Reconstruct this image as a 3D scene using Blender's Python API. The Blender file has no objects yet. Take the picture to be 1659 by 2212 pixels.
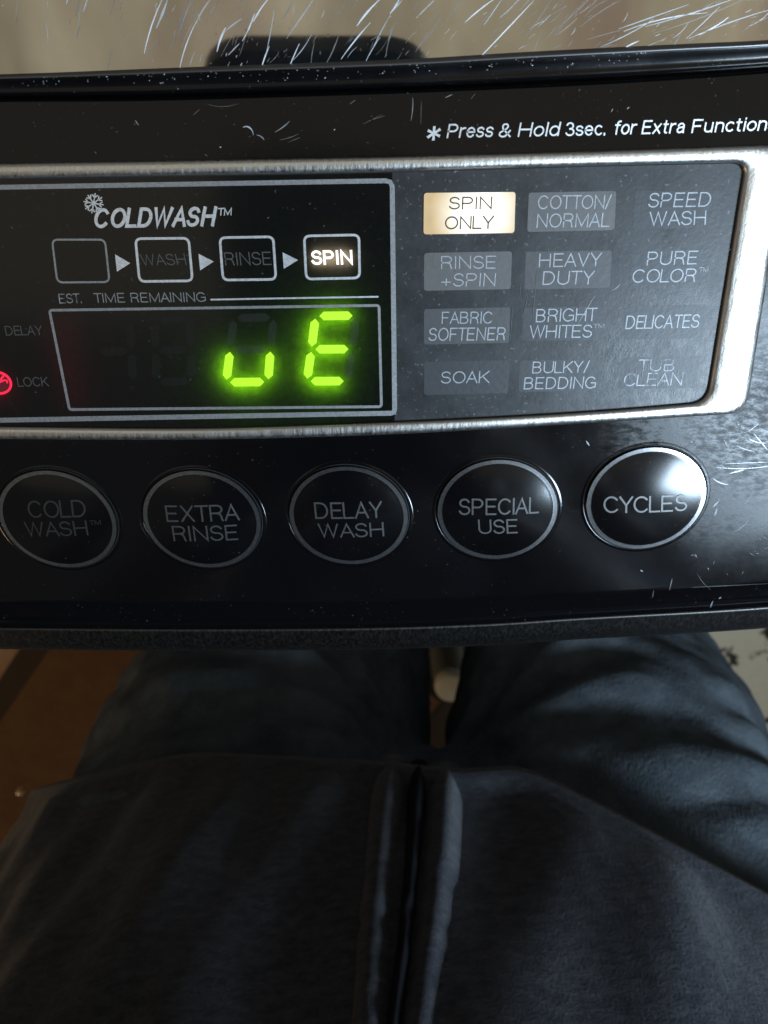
import bpy, bmesh, math, random
from mathutils import Vector, noise as mnoise
R = math.radians
SC = bpy.context.scene
COL = SC.collection
rng = random.Random(7)

# ------------------------------------------------------------------ camera
H = 0.150                       # lens height over the control panel (panel is z = 0, floor is z = -0.95)
TILT = R(22)                    # camera leans back towards the person
F, U0, V0 = 1662.0, 829.5, 1106.0
cd = bpy.data.cameras.new('camera'); cam = bpy.data.objects.new('camera', cd); COL.objects.link(cam)
cam.location = (0, 0, H); cam.rotation_euler = (-TILT, 0, 0)
cd.sensor_fit = 'HORIZONTAL'; cd.sensor_width = 36; cd.lens = 36 * F / 1659
cd.clip_start = 0.002; cd.clip_end = 50
cd.dof.use_dof = True; cd.dof.focus_distance = 0.150; cd.dof.aperture_fstop = 34
SC.camera = cam

# ------------------------------------------------------------------ room light
w = bpy.data.worlds.new('World'); SC.world = w; w.use_nodes = True
bg = w.node_tree.nodes['Background']
bg.inputs[0].default_value = (1.0, 0.90, 0.74, 1); bg.inputs[1].default_value = 0.115

def area(name, loc, target, sx, sy, power, col):
    l = bpy.data.lights.new(name, 'AREA'); l.shape = 'RECTANGLE'; l.size = sx; l.size_y = sy
    l.energy = power; l.color = col
    o = bpy.data.objects.new(name, l); COL.objects.link(o); o.location = loc
    o.rotation_euler = (Vector(target) - Vector(loc)).to_track_quat('-Z', 'Y').to_euler()
    return o
area('window_standin_light', (0.372, -0.165, 0.47), (0.06, -0.03, 0), 0.12, 0.17, 6.2, (0.62, 0.81, 1.0))  # lamp standing in for the window, set close over the panel for falloff
area('ceiling_light', (0.0, 0.24, 1.5), (0, 0.24, 0), 2.3, 0.95, 2.2, (1.0, 0.88, 0.63))
area('side_lamp_light', (-1.5, -0.95, 0.35), (-0.2, -0.35, -0.4), 0.30, 0.30, 3.6, (1.0, 0.62, 0.30))

SC.view_settings.view_transform = 'Standard'; SC.view_settings.look = 'None'
SC.view_settings.exposure = 0; SC.view_settings.gamma = 1; SC.view_settings.use_curve_mapping = False
SC.render.engine = 'CYCLES'
SC.cycles.use_denoising = True
try: SC.cycles.denoiser = 'OPENIMAGEDENOISE'
except Exception: pass
SC.cycles.max_bounces = 8
SC.cycles.sample_clamp_indirect = 4

# ------------------------------------------------------------------ measuring helpers
ct, st = math.cos(TILT), math.sin(TILT)
def ray(u, v):
    p = (V0 - v) / F
    return Vector(((u - U0) / F, ct * p - st, -(ct + st * p)))
def pan(u, v, z=0.0):
    """point of the panel drawing at height z (mm) over the panel"""
    d = ray(u, v); t = (z * .001 - H) / d.z
    return Vector((d.x * t, d.y * t, z * .001))
LT = R(6.5); LY0 = pan(829, 172).y; LZ0 = .0035
LN = Vector((0, -math.sin(LT), math.cos(LT)))
def lidp(u, v, off=0.0):
    """point on the lid plane, off mm over it"""
    d = ray(u, v); o = Vector((0, 0, H)); p0 = Vector((0, LY0, LZ0)) + LN * off * .001
    t = (p0 - o).dot(LN) / d.dot(LN)
    return o + d * t
def proj(P):
    q = P - Vector((0, 0, H))
    f = q.dot(Vector((0, -st, -ct))); y = q.dot(Vector((0, ct, -st)))
    return U0 + F * q.x / f, V0 - F * y / f
K = 1.92
def q1(x, y): return (x / K, y / K)
def q2(x, y): return (795 + x / K, y / K)
def q3(x, y): return (x / K, 362.9 + y / K)
def q4(x, y): return (795 + x / K, 293.8 + y / K)
def q5(x, y): return (x / K, 915.9 + y / K)
def q6(x, y): return (795 + x / K, 915.9 + y / K)
def spline(pts):
    """smooth curve v(u) through the given points (monotone-ish cubic Hermite)"""
    n = len(pts); m = []
    for i in range(n):
        a, b = pts[max(i - 1, 0)], pts[min(i + 1, n - 1)]
        m.append((b[1] - a[1]) / (b[0] - a[0]))
    def f(u):
        if u <= pts[0][0]: return pts[0][1] + m[0] * (u - pts[0][0])
        if u >= pts[-1][0]: return pts[-1][1] + m[-1] * (u - pts[-1][0])
        for i in range(n - 1):
            if u <= pts[i + 1][0]: break
        h = pts[i + 1][0] - pts[i][0]; t = (u - pts[i][0]) / h
        return ((2*t**3 - 3*t*t + 1) * pts[i][1] + (t**3 - 2*t*t + t) * h * m[i]
                + (-2*t**3 + 3*t*t) * pts[i + 1][1] + (t**3 - t*t) * h * m[i + 1])
    return f
def lerp(a, b, t): return a + (b - a) * t

# ------------------------------------------------------------------ object helpers
def link(name, me, mat=None, parent=None, smooth=False):
    o = bpy.data.objects.new(name, me); COL.objects.link(o)
    if mat and not me.materials: me.materials.append(mat)
    if smooth:
        for p in me.polygons: p.use_smooth = True
    if parent: o.parent = parent
    return o
def mesh(name, verts, faces, mat=None, parent=None, smooth=False):
    me = bpy.data.meshes.new(name); me.from_pydata([tuple(v) for v in verts], [], faces); me.update()
    return link(name, me, mat, parent, smooth)
def grid(name, rows, mat, parent=None, smooth=True, closed=False):
    n = len(rows[0]); V = [p for r in rows for p in r]; Fc = []
    for i in range(len(rows) - 1):
        for j in range(n if closed else n - 1):
            k = (j + 1) % n
            Fc.append((i*n + j, i*n + k, (i+1)*n + k, (i+1)*n + j))
    return mesh(name, V, Fc, mat, parent, smooth)
def fix_normals(o):
    bm = bmesh.new(); bm.from_mesh(o.data); bmesh.ops.recalc_face_normals(bm, faces=bm.faces); bm.to_mesh(o.data); bm.free()
def empty(name, loc=(0, 0, 0)):
    o = bpy.data.objects.new(name, None); COL.objects.link(o); o.location = loc; o.empty_display_size = .05
    return o
def tag(o, label=None, cat=None, group=None, kind=None):
    for k, v in (('label', label), ('category', cat), ('group', group), ('kind', kind)):
        if v: o[k] = v
    return o

# ------------------------------------------------------------------ materials
def nodes(m): return m.node_tree.nodes, m.node_tree.links
def mat(name, col, rough=.5, metal=0., spec=.5, emit=None, es=0., coat=0., ior=1.5):
    m = bpy.data.materials.new(name); m.use_nodes = True
    b = m.node_tree.nodes['Principled BSDF']
    b.inputs['Base Color'].default_value = (*col, 1); b.inputs['Roughness'].default_value = rough
    b.inputs['Metallic'].default_value = metal; b.inputs['Specular IOR Level'].default_value = spec
    b.inputs['Coat Weight'].default_value = coat; b.inputs['IOR'].default_value = ior
    if emit: b.inputs['Emission Color'].default_value = (*emit, 1); b.inputs['Emission Strength'].default_value = es
    return m
def coord(m):
    N, L = nodes(m); return N.new('ShaderNodeTexCoord').outputs['Object']
def noise(m, scale, detail=4, rough=.6, vec=None, stretch=None, rot=0):
    N, L = nodes(m); n = N.new('ShaderNodeTexNoise'); n.inputs['Scale'].default_value = scale
    n.inputs['Detail'].default_value = detail; n.inputs['Roughness'].default_value = rough
    mp = N.new('ShaderNodeMapping'); L.new(vec or coord(m), mp.inputs[0])
    if stretch: mp.inputs['Scale'].default_value = stretch
    mp.inputs['Rotation'].default_value = (0, 0, rot)
    L.new(mp.outputs[0], n.inputs['Vector']); return n.outputs['Fac']
def ramp(m, fac, stops):
    N, L = nodes(m); r = N.new('ShaderNodeValToRGB'); e = r.color_ramp.elements
    while len(e) < len(stops): e.new(.5)
    for i, (p, c) in enumerate(stops):
        e[i].position = p; e[i].color = (c, c, c, 1) if isinstance(c, (int, float)) else (*c, 1)
    L.new(fac, r.inputs[0]); return r.outputs[0]
def vmath(m, op, a, b, clamp=False):
    N, L = nodes(m); n = N.new('ShaderNodeMath'); n.operation = op; n.use_clamp = clamp
    for i, x in enumerate((a, b)):
        if isinstance(x, (int, float)): n.inputs[i].default_value = x
        else: L.new(x, n.inputs[i])
    return n.outputs[0]
def mixc(m, fac, a, b):
    N, L = nodes(m); n = N.new('ShaderNodeMix'); n.data_type = 'RGBA'
    if isinstance(fac, (int, float)): n.inputs[0].default_value = fac
    else: L.new(fac, n.inputs[0])
    for i, x in ((6, a), (7, b)):
        if isinstance(x, tuple): n.inputs[i].default_value = (*x, 1)
        else: L.new(x, n.inputs[i])
    return n.outputs[2]
def plug(m, sock, out): N, L = nodes(m); L.new(out, N['Principled BSDF'].inputs[sock])
def bump(m, height, strength=.2, dist=.001):
    N, L = nodes(m); b = N.new('ShaderNodeBump'); b.inputs['Strength'].default_value = strength
    b.inputs['Distance'].default_value = dist; L.new(height, b.inputs['Height']); plug(m, 'Normal', b.outputs[0])
def blob(m, c, r0, r1):
    """1 inside r0 of the point c, fading to 0 at r1: the place of a worn patch"""
    N, L = nodes(m); d = N.new('ShaderNodeVectorMath'); d.operation = 'DISTANCE'
    L.new(coord(m), d.inputs[0]); d.inputs[1].default_value = c
    mr = N.new('ShaderNodeMapRange'); L.new(d.outputs['Value'], mr.inputs[0])
    mr.inputs[1].default_value = r0; mr.inputs[2].default_value = r1; mr.inputs[3].default_value = 1; mr.inputs[4].default_value = 0
    return mr.outputs[0]

# black glossy panel with dust specks, smears and a rubbed patch by the trim corner
def black_panel(name, base=(.0025, .0025, .003), dust=.28, rough=(.08, .20), wear=.14):
    m = mat(name, base, .15, 0, .32)
    sm = noise(m, 55, 5, .65)
    sp = ramp(m, noise(m, 1500, 2, .5), [(.70, 0.), (.80, 1.)])
    sp2 = ramp(m, noise(m, 60, 2), [(.4, 0.), (.7, 1.)])
    spk = vmath(m, 'MULTIPLY', sp, sp2)
    worn = vmath(m, 'MULTIPLY', blob(m, pan(1560, 935), .006, .026),
                 ramp(m, noise(m, 420, 6, .75, stretch=(1, 2.2, 1), rot=.5), [(.42, 0.), (.60, 1.)]))
    fac = vmath(m, 'MAXIMUM', vmath(m, 'MULTIPLY', spk, dust), vmath(m, 'MULTIPLY', worn, wear))
    plug(m, 'Base Color', mixc(m, fac, base, (.42, .42, .42)))
    r = ramp(m, sm, [(.3, rough[0]), (.75, rough[1])])
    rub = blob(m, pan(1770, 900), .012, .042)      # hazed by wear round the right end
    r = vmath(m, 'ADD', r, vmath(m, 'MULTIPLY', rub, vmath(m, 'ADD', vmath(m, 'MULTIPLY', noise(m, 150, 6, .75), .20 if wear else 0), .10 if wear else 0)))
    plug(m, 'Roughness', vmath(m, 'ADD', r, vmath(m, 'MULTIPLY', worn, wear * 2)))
    bump(m, noise(m, 260, 5, .7), .04 if wear else .012, .0004)
    return m
M = {}
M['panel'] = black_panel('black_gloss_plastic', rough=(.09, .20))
M['button'] = black_panel('black_button_plastic', dust=.2, rough=(.15, .20), wear=0)
# silver trim: satin metal paint with fine diagonal scuffs
def silver(name, col, rough, lo=.6, bs=.12):
    m = mat(name, col, rough, 1.0)
    s = noise(m, 1700, 3, .6, stretch=(1, .16, 1), rot=-.75)
    s2 = noise(m, 2200, 2, .5)
    f = vmath(m, 'MULTIPLY', ramp(m, s, [(.35, .0), (.7, 1.)]), .45)
    plug(m, 'Base Color', mixc(m, f, col, tuple(c * lo for c in col)))
    plug(m, 'Roughness', ramp(m, s, [(.3, rough - .08), (.7, rough + .12)]))
    bump(m, vmath(m, 'ADD', s, s2), bs, .0003)
    return m
M['silver'] = silver('satin_silver_trim', (.80, .79, .76), .34)
M['trim'] = silver('dark_silver_edge', (.080, .077, .074), .40, .96, .015)
def print_mat(name, col, rough=.38, metal=.75, wear=.0):
    m = mat(name, col, rough, metal)
    n = noise(m, 1800, 3, .7)
    plug(m, 'Base Color', mixc(m, ramp(m, n, [(.35, 1.), (.62, 0.)]) if wear == 0 else ramp(m, noise(m, 500, 4, .7), [(wear - .12, 1.), (wear + .12, 0.)]),
                               col, tuple(c * (.72 if wear == 0 else .16) for c in col)))
    return m
M['print'] = print_mat('silver_print', (.86, .89, .92))
M['print_dull'] = print_mat('dull_grey_print', (.34, .345, .35), .45, .7)
M['print_ring'] = print_mat('grey_ring_print', (.23, .235, .24), .24, .92)
M['print_worn'] = print_mat('worn_grey_print', (.30, .30, .30), .5, .5, wear=.46)
M['print_faint'] = mat('unlit_legend_print', (.060, .057, .052), .5)
M['print_fainter'] = mat('unlit_legend_print_dark', (.050, .048, .044), .5)
M['legend'] = print_mat('cycle_legend_print', (.36, .38, .40), .5, .25)
M['legend_worn'] = print_mat('worn_cycle_legend_print', (.34, .36, .38), .5, .25, wear=.47)
M['legend_dark'] = mat('dark_legend_print', (.05, .045, .035), .6)
# right half of the window: grey hazed plastic
def cycle_window():
    m = mat('hazed_grey_window', (.022, .024, .027), .42, 0, .5)
    n = noise(m, 90, 6, .7); d = ramp(m, noise(m, 1300, 2, .55), [(.64, 0.), (.78, 1.)])
    cr = blob(m, pan(1405, 815), .006, .022)
    crk = vmath(m, 'MULTIPLY', cr, ramp(m, noise(m, 380, 5, .8, stretch=(1.6, 1, 1)), [(.45, 0.), (.6, 1.)]))
    f = vmath(m, 'ADD', vmath(m, 'MULTIPLY', d, .30), vmath(m, 'MULTIPLY', crk, .10))
    plug(m, 'Base Color', mixc(m, f, mixc(m, n, (.010, .011, .012), (.026, .028, .031)), (.40, .42, .44)))
    plug(m, 'Roughness', ramp(m, n, [(.32, .30), (.68, .46)]))
    bump(m, vmath(m, 'ADD', noise(m, 900, 3, .6), vmath(m, 'MULTIPLY', crk, 1.5)), .05, .0004)
    return m
M['window'] = cycle_window()
# left half: dark smoked sheet that lets a little light of the lamps beneath through
def smoked(name='smoked_display_sheet', base=(.004, .004, .004), lo=.04, hi=.16):
    m = mat(name, base, .16, 0, .4)
    N, L = nodes(m); b = N['Principled BSDF']; out = N['Material Output']
    d = ramp(m, noise(m, 1300, 2, .55), [(.70, 0.), (.82, 1.)])
    plug(m, 'Base Color', mixc(m, vmath(m, 'MULTIPLY', d, .2), base, (.4, .4, .4)))
    t = N.new('ShaderNodeBsdfTranslucent')
    L.new(mixc(m, noise(m, 700, 4, .7), (lo, lo, lo), (hi, hi, hi)), t.inputs[0])
    a = N.new('ShaderNodeAddShader'); L.new(b.outputs[0], a.inputs[0]); L.new(t.outputs[0], a.inputs[1])
    L.new(a.outputs[0], out.inputs[0]); return m
M['smoked'] = smoked(); 
M['tray'] = mat('display_tray', (.01, .01, .01), .7)
def lamp_window(name, col):
    m = mat(name, col, .42); n = noise(m, 160, 5, .7)
    plug(m, 'Base Color', mixc(m, n, tuple(c * .75 for c in col), tuple(c * 1.25 for c in col)))
    bump(m, noise(m, 900, 3, .6), .08, .0004); return m
M['lamp1'] = lamp_window('lamp_window_leak_lit', (.105, .100, .098))  # raised albedo paints the light leaking over from the lit neighbour
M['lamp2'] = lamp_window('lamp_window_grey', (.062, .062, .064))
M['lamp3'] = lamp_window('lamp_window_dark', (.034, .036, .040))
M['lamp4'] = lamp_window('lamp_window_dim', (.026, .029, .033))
def lit_lamp():
    m = mat('lit_lamp_window', (.14, .12, .09), .5)
    c = pan(*q4(462, 318))
    hot = blob(m, c, .0012, .0092)
    n = noise(m, 200, 4, .6)
    col = mixc(m, ramp(m, hot, [(.04, 0.), (.58, 1.)]), (.82, .57, .23), (1., .95, .82))
    plug(m, 'Emission Color', col)
    s = vmath(m, 'MULTIPLY', vmath(m, 'ADD', vmath(m, 'MULTIPLY', hot, .85), .62), ramp(m, n, [(.2, .82), (.7, 1.05)]))
    plug(m, 'Emission Strength', s); return m
M['lit'] = lit_lamp()
M['lit_print'] = mat('lit_white_legend', (.6, .6, .6), .5, emit=(1., .95, .84), es=1.15)
M['seg_on'] = mat('lit_green_segment', (.05, .1, .02), .5, emit=(.47, 1., .0), es=1.05)
def film(name, c, clear):
    m = mat(name, c, .4, 0, .2); N, L = nodes(m); t = N.new('ShaderNodeBsdfTransparent'); x = N.new('ShaderNodeMixShader')
    x.inputs[0].default_value = clear; L.new(N['Principled BSDF'].outputs[0], x.inputs[1]); L.new(t.outputs[0], x.inputs[2])
    L.new(x.outputs[0], N['Material Output'].inputs[0]); return m
M['seg_off'] = film('unlit_segment', (.045, .045, .042), .75)
M['chip_green'] = mat('green_led_chip', (.1, .1, .1), .5, emit=(.30, 1., .0), es=17)
M['chip_white'] = mat('white_led_chip', (.1, .1, .1), .5, emit=(1., .80, .52), es=4)
M['chip_red'] = mat('red_led_chip', (.1, .1, .1), .5, emit=(1., .02, .05), es=3)
M['red'] = mat('lit_red_symbol', (.1, .01, .01), .5, emit=(1., .012, .07), es=1.0)
M['red_dim'] = mat('dim_red_window', (.05, .004, .008), .5, emit=(1., .0, .02), es=.05)
# lid: dark mirror glass with a film of dirt and room reflections painted into its colour
def lid_glass():
    m = mat('mirrored_lid_glass', (.62, .60, .58), .035, 1.0)
    n = noise(m, 40, 6, .7); s = ramp(m, noise(m, 1100, 2, .5), [(.68, 0.), (.8, 1.)])
    refl_mottle = noise(m, 17, 4, .62, stretch=(1.3, .6, 1), rot=.35); refl_tint = noise(m, 26, 3, .6, stretch=(1.7, .5, 1), rot=-.3)
    film = mixc(m, ramp(m, refl_mottle, [(.38, 0.), (.62, 1.)]), (.40, .385, .345), (.80, .79, .745))
    film = mixc(m, ramp(m, refl_tint, [(.52, 0.), (.66, .55)]), film, (.42, .33, .33))
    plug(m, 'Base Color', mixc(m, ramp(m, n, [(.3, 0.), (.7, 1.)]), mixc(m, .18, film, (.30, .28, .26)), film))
    plug(m, 'Roughness', vmath(m, 'ADD', ramp(m, n, [(.3, .015), (.75, .06)]), vmath(m, 'MULTIPLY', s, .25)))
    return m
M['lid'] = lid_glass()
M['lid_edge'] = black_panel('black_lid_edge', dust=.8, rough=(.14, .34))
def scratch_mat(name, c, e=.0):
    m = mat(name, c, .35, .3); return m
M['scr'] = [scratch_mat('scratch_bright', (.80, .84, .90)), scratch_mat('scratch_pale', (.48, .52, .56)), scratch_mat('scratch_dull', (.24, .235, .225))]
M['scuff'] = [scratch_mat('scuff_pale', (.46, .49, .54)), scratch_mat('scuff_grey', (.26, .275, .30)), scratch_mat('scuff_dull', (.12, .12, .12))]
M['gap'] = mat('black_seal_rubber', (.004, .004, .004), .7)
M['cabinet'] = mat('grey_cabinet_paint', (.30, .31, .33), .35, .2)

# ------------------------------------------------------------------ washing machine
wm = empty('washing_machine', (0, .15, -.95))
tag(wm, 'black washing machine top with scratched lid, lit green display and round buttons', 'washing machine')
def part(name, me_args, mt, parent=wm, smooth=False):
    return mesh(name, me_args[0], me_args[1], mt, parent, smooth)
wm.location = (0, 0, 0)

gap_v = spline([(-700, 224), (0, 212), (300, 210), (600, 202), (930, 191), (1300, 174), (1659, 150), (2300, 95)])
crease_v = spline([(-700, 1296), (0, 1300), (400, 1302), (800, 1300), (1100, 1290), (1380, 1277), (1659, 1256), (2300, 1200)])
trim_v = spline([(-700, 1352), (0, 1359), (400, 1362), (800, 1359), (1060, 1350), (1240, 1338), (1659, 1313), (2300, 1255)])
# rim outlines (outer, inner) as matched loops
ro_t = spline([(-700, 366), (0, 352), (430, 345), (860, 337), (1300, 325), (1760, 309)])
ri_t = spline([(-700, 398), (0, 385), (430, 378), (830, 371), (1200, 360), (1600, 350)])
ro_b = spline([(-700, 942), (0, 948), (430, 949), (800, 940), (1055, 927), (1316, 911), (1600, 893)])
ri_b = spline([(-700, 918), (0, 922), (430, 925), (800, 914), (1055, 903), (1316, 887), (1530, 869)])
def corner(p, a, b, n=12):
    """round corner: quadratic curve from a to b pulled to p"""
    return [tuple(lerp(lerp(a[k], p[k], t), lerp(p[k], b[k], t), t) for k in (0, 1)) for t in [i / n for i in range(1, n)]]
NT = 60
def loop(ft, fb, uR_t, uR_b, rad_t, rad_b):
    tl = -800
    top = [(u, ft(u)) for u in [lerp(tl, uR_t - rad_t, i / NT) for i in range(NT + 1)]]
    bot = [(u, fb(u)) for u in [lerp(uR_b - rad_b, tl, i / NT) for i in range(NT + 1)]]
    C1 = (uR_t, ft(uR_t)); C2 = (uR_b, fb(uR_b))
    def along(s): return (lerp(C1[0], C2[0], s), lerp(C1[1], C2[1], s))
    Ln = math.hypot(C2[0] - C1[0], C2[1] - C1[1])
    r0 = along(rad_t / Ln); r1 = along(1 - rad_b / Ln)
    right = [(lerp(r0[0], r1[0], i / 24), lerp(r0[1], r1[1], i / 24)) for i in range(25)]
    return top + corner(C1, top[-1], r0) + right + corner(C2, r1, bot[0]) + bot
outer = loop(ro_t, ro_b, 1702, 1612, 60, 46)
inner = loop(ri_t, ri_b, 1612, 1528, 32, 38)
NL = len(outer)
# rim > one swept ring
prof = [(-.02, -1.2), (0., .35), (.05, .75), (.14, 1.0), (.3, 1.12), (.5, 1.16), (.7, 1.12), (.86, .98), (.95, .72), (1.0, .35), (1.02, -.9)]
rows = []
for t, z in prof:
    rows.append([pan(lerp(a[0], b[0], t), lerp(a[1], b[1], t), max(z, -.2)) + Vector((0, 0, min(z + .2, 0) * .001)) for a, b in zip(outer, inner)])
rim = grid('silver_rim', rows, M['silver'], wm)
# inner lip between rim and window
lip_rows = []
for off, z in ((.985, .30), (1.03, -.05), (1.07, -.12), (1.10, -.5)):
    lip_rows.append([pan(lerp(a[0], b[0], off), lerp(a[1], b[1], off), z) for a, b in zip(outer, inner)])
M['lip'] = mat('dark_window_lip', (.03, .03, .032), .22)
grid('window_lip', lip_rows, M['lip'], wm)

# control panel sheet round the rim
def far_pt(i, p):
    if i <= NT: return 'top', p[0]
    if i >= NL - NT - 1: return 'bot', p[0]
    return 'r', (i - NT) / (NL - 2 * NT - 1)
inn = [pan(lerp(a[0], b[0], .12), lerp(a[1], b[1], .12), 0) for a, b in zip(outer, inner)]
top_edge = [u for u in (o[0] for o in outer[:NT + 1])]
rows = [[], [], [], [], []]
UR = 2350
for i, (a, b) in enumerate(zip(outer, inner)):
    k, s = far_pt(i, a)
    if k == 'top': u = lerp(-800, UR, i / NT); e = pan(u, gap_v(u)); n = Vector((0, 1, 0)); fin = [(-.0006, -.00005), (-.0002, -.0003), (0, -.0009), (.0001, -.006)]
    elif k == 'bot': u = lerp(UR, -800, (i - (NL - NT - 1)) / NT); e = pan(u, crease_v(u)); n = Vector((0, -1, 0)); fin = [(-.002, 0), (-.0012, 0), (-.0005, 0), (0, -.00003)]
    else:
        v = lerp(gap_v(UR), crease_v(UR), s); e = pan(UR, v); n = Vector((1, 0, 0)); fin = [(-.002, 0), (-.001, 0), (-.0005, 0), (0, 0)]
    for r, q in zip(rows, [inn[i]] + [e + n * d + Vector((0, 0, z)) for d, z in fin]): r.append(q)
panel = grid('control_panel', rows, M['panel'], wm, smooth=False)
US = [lerp(-800, UR, i / 110) for i in range(111)]
def arc_rows(fv, prof):
    """sweep a (forward mm, z mm) profile along a panel curve"""
    base = [pan(u, fv(u)) for u in US]; rows = []
    for d, z in prof:
        r = []
        for i, p in enumerate(base):
            tg = (base[min(i + 1, len(base) - 1)] - base[max(i - 1, 0)]).normalized(); n = Vector((tg.y, -tg.x, 0))
            r.append(p + n * d * .001 + Vector((0, 0, z * .001)))
        rows.append(r)
    return rows
# slope from the crease down to the front trim
cr = [pan(u, crease_v(u), -.03) for u in US]; tr = [pan(u, trim_v(u), -.9) for u in US]
slope_rows = [[lerp(a, b, t) + Vector((0, 0, -z * .001)) for a, b in zip(cr, tr)] for t, z in ((0, 0), (.06, .06), (.5, .02), (1., .0), (1.002, 1.5))]
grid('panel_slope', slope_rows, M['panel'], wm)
grid('front_trim', arc_rows(trim_v, [(.0, -3), (.03, -.75), (.12, -.58), (.35, -.48), (.6, -.48), (.95, -.68), (2.6, -1.35), (5.0, -2.6), (7.3, -4.3), (9.1, -6.1), (10.4, -8.2), (10.9, -10.5), (10.6, -14), (8, -16), (0, -16)]), M['trim'], wm)

# lid
glass_v = spline([(-700, 178), (0, 165), (430, 150), (800, 137), (930, 131), (1110, 120), (1300, 110), (1500, 100), (1659, 92), (2300, 40)])
rows = [[lidp(u, lerp(glass_v(u) + 2, -700, t)) for u in US] for t in (0, .1, .25, .5, 1.)]
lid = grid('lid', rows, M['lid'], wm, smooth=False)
edge_rows = []
for s, z in ((-.04, .0), (.0, .55), (.07, .80), (.16, .75), (.3, .35), (.5, .05), (.66, -.15), (.74, .10), (.8, -.2), (.87, -.9), (.9, -2.2), (.88, -5.)):
    r = []
    for u in US:
        g0 = glass_v(u); zz = lidp(u, g0).z * 1000 + z
        r.append(pan(u, lerp(g0, gap_v(u), s), zz))
    edge_rows.append(r)
edge = grid('lid_edge', edge_rows, M['lid_edge'], wm)
M['bevel'] = mat('worn_glass_bevel', (.012, .012, .013), .33, 0, 1.0, ior=1.8)
bev = []
for s, z in ((-.10, .02), (-.08, .14), (-.02, .62), (.02, .80), (.05, .84), (.085, .86), (.11, .78)):
    bev.append([pan(u, lerp(glass_v(u), gap_v(u), s), lidp(u, glass_v(u)).z * 1000 + z + .03) for u in US])
grid('lid_bevel', bev, M['bevel'], wm)
r = []
grid('lid_seal', [[pan(u, gap_v(u) - 30, -5) for u in US], [pan(u, gap_v(u) + 30, -5) for u in US]], M['gap'], wm)
# cabinet under the panel
def box(x0, x1, y0, y1, z0, z1):
    V = [(x, y, z) for x in (x0, x1) for y in (y0, y1) for z in (z0, z1)]
    return V, [(0, 1, 3, 2), (4, 6, 7, 5), (0, 4, 5, 1), (2, 3, 7, 6), (0, 2, 6, 4), (1, 5, 7, 3)]
part('cabinet', box(-.30, .28, -.085, .55, -.94, -.017), M['cabinet'])

# ---- window sheets
tb = .985
dz = -.15
split_t, split_b = q3(1627, 60), q3(1637, 1010)       # right border of the display half
li = inner
def inner_poly(side):
    pts = []
    for p in li:
        x = lerp(split_t[0], split_b[0], (p[1] - split_t[1]) / (split_b[1] - split_t[1]))
        if (side == 'L') == (p[0] < x): pts.append(p)
    return pts
def sheet(name, loop_px, z, mt, parent):
    V = [pan(u, v, z) for u, v in loop_px]
    return mesh(name, V, [tuple(range(len(V)))], mt, parent)
Lp = [p for p in inner_poly('L')]
iL = [p for p in Lp]
nt = sum(1 for p in Lp if p[1] < 600)
topL, botL = Lp[:nt], Lp[nt:]
tp = (split_t[0], ri_t(split_t[0])); bp = (split_b[0], ri_b(split_b[0]))
display = sheet('display_window', topL + [tp, bp] + botL, dz, M['smoked'], wm)
Rp = inner_poly('R')
window = sheet('cycle_window', [tp] + Rp + [bp], dz, M['window'], wm)
sheet('display_tray', [(-820, 380), (900, 360), (900, 930), (-820, 940)], -4.5, M['tray'], wm)

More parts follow.
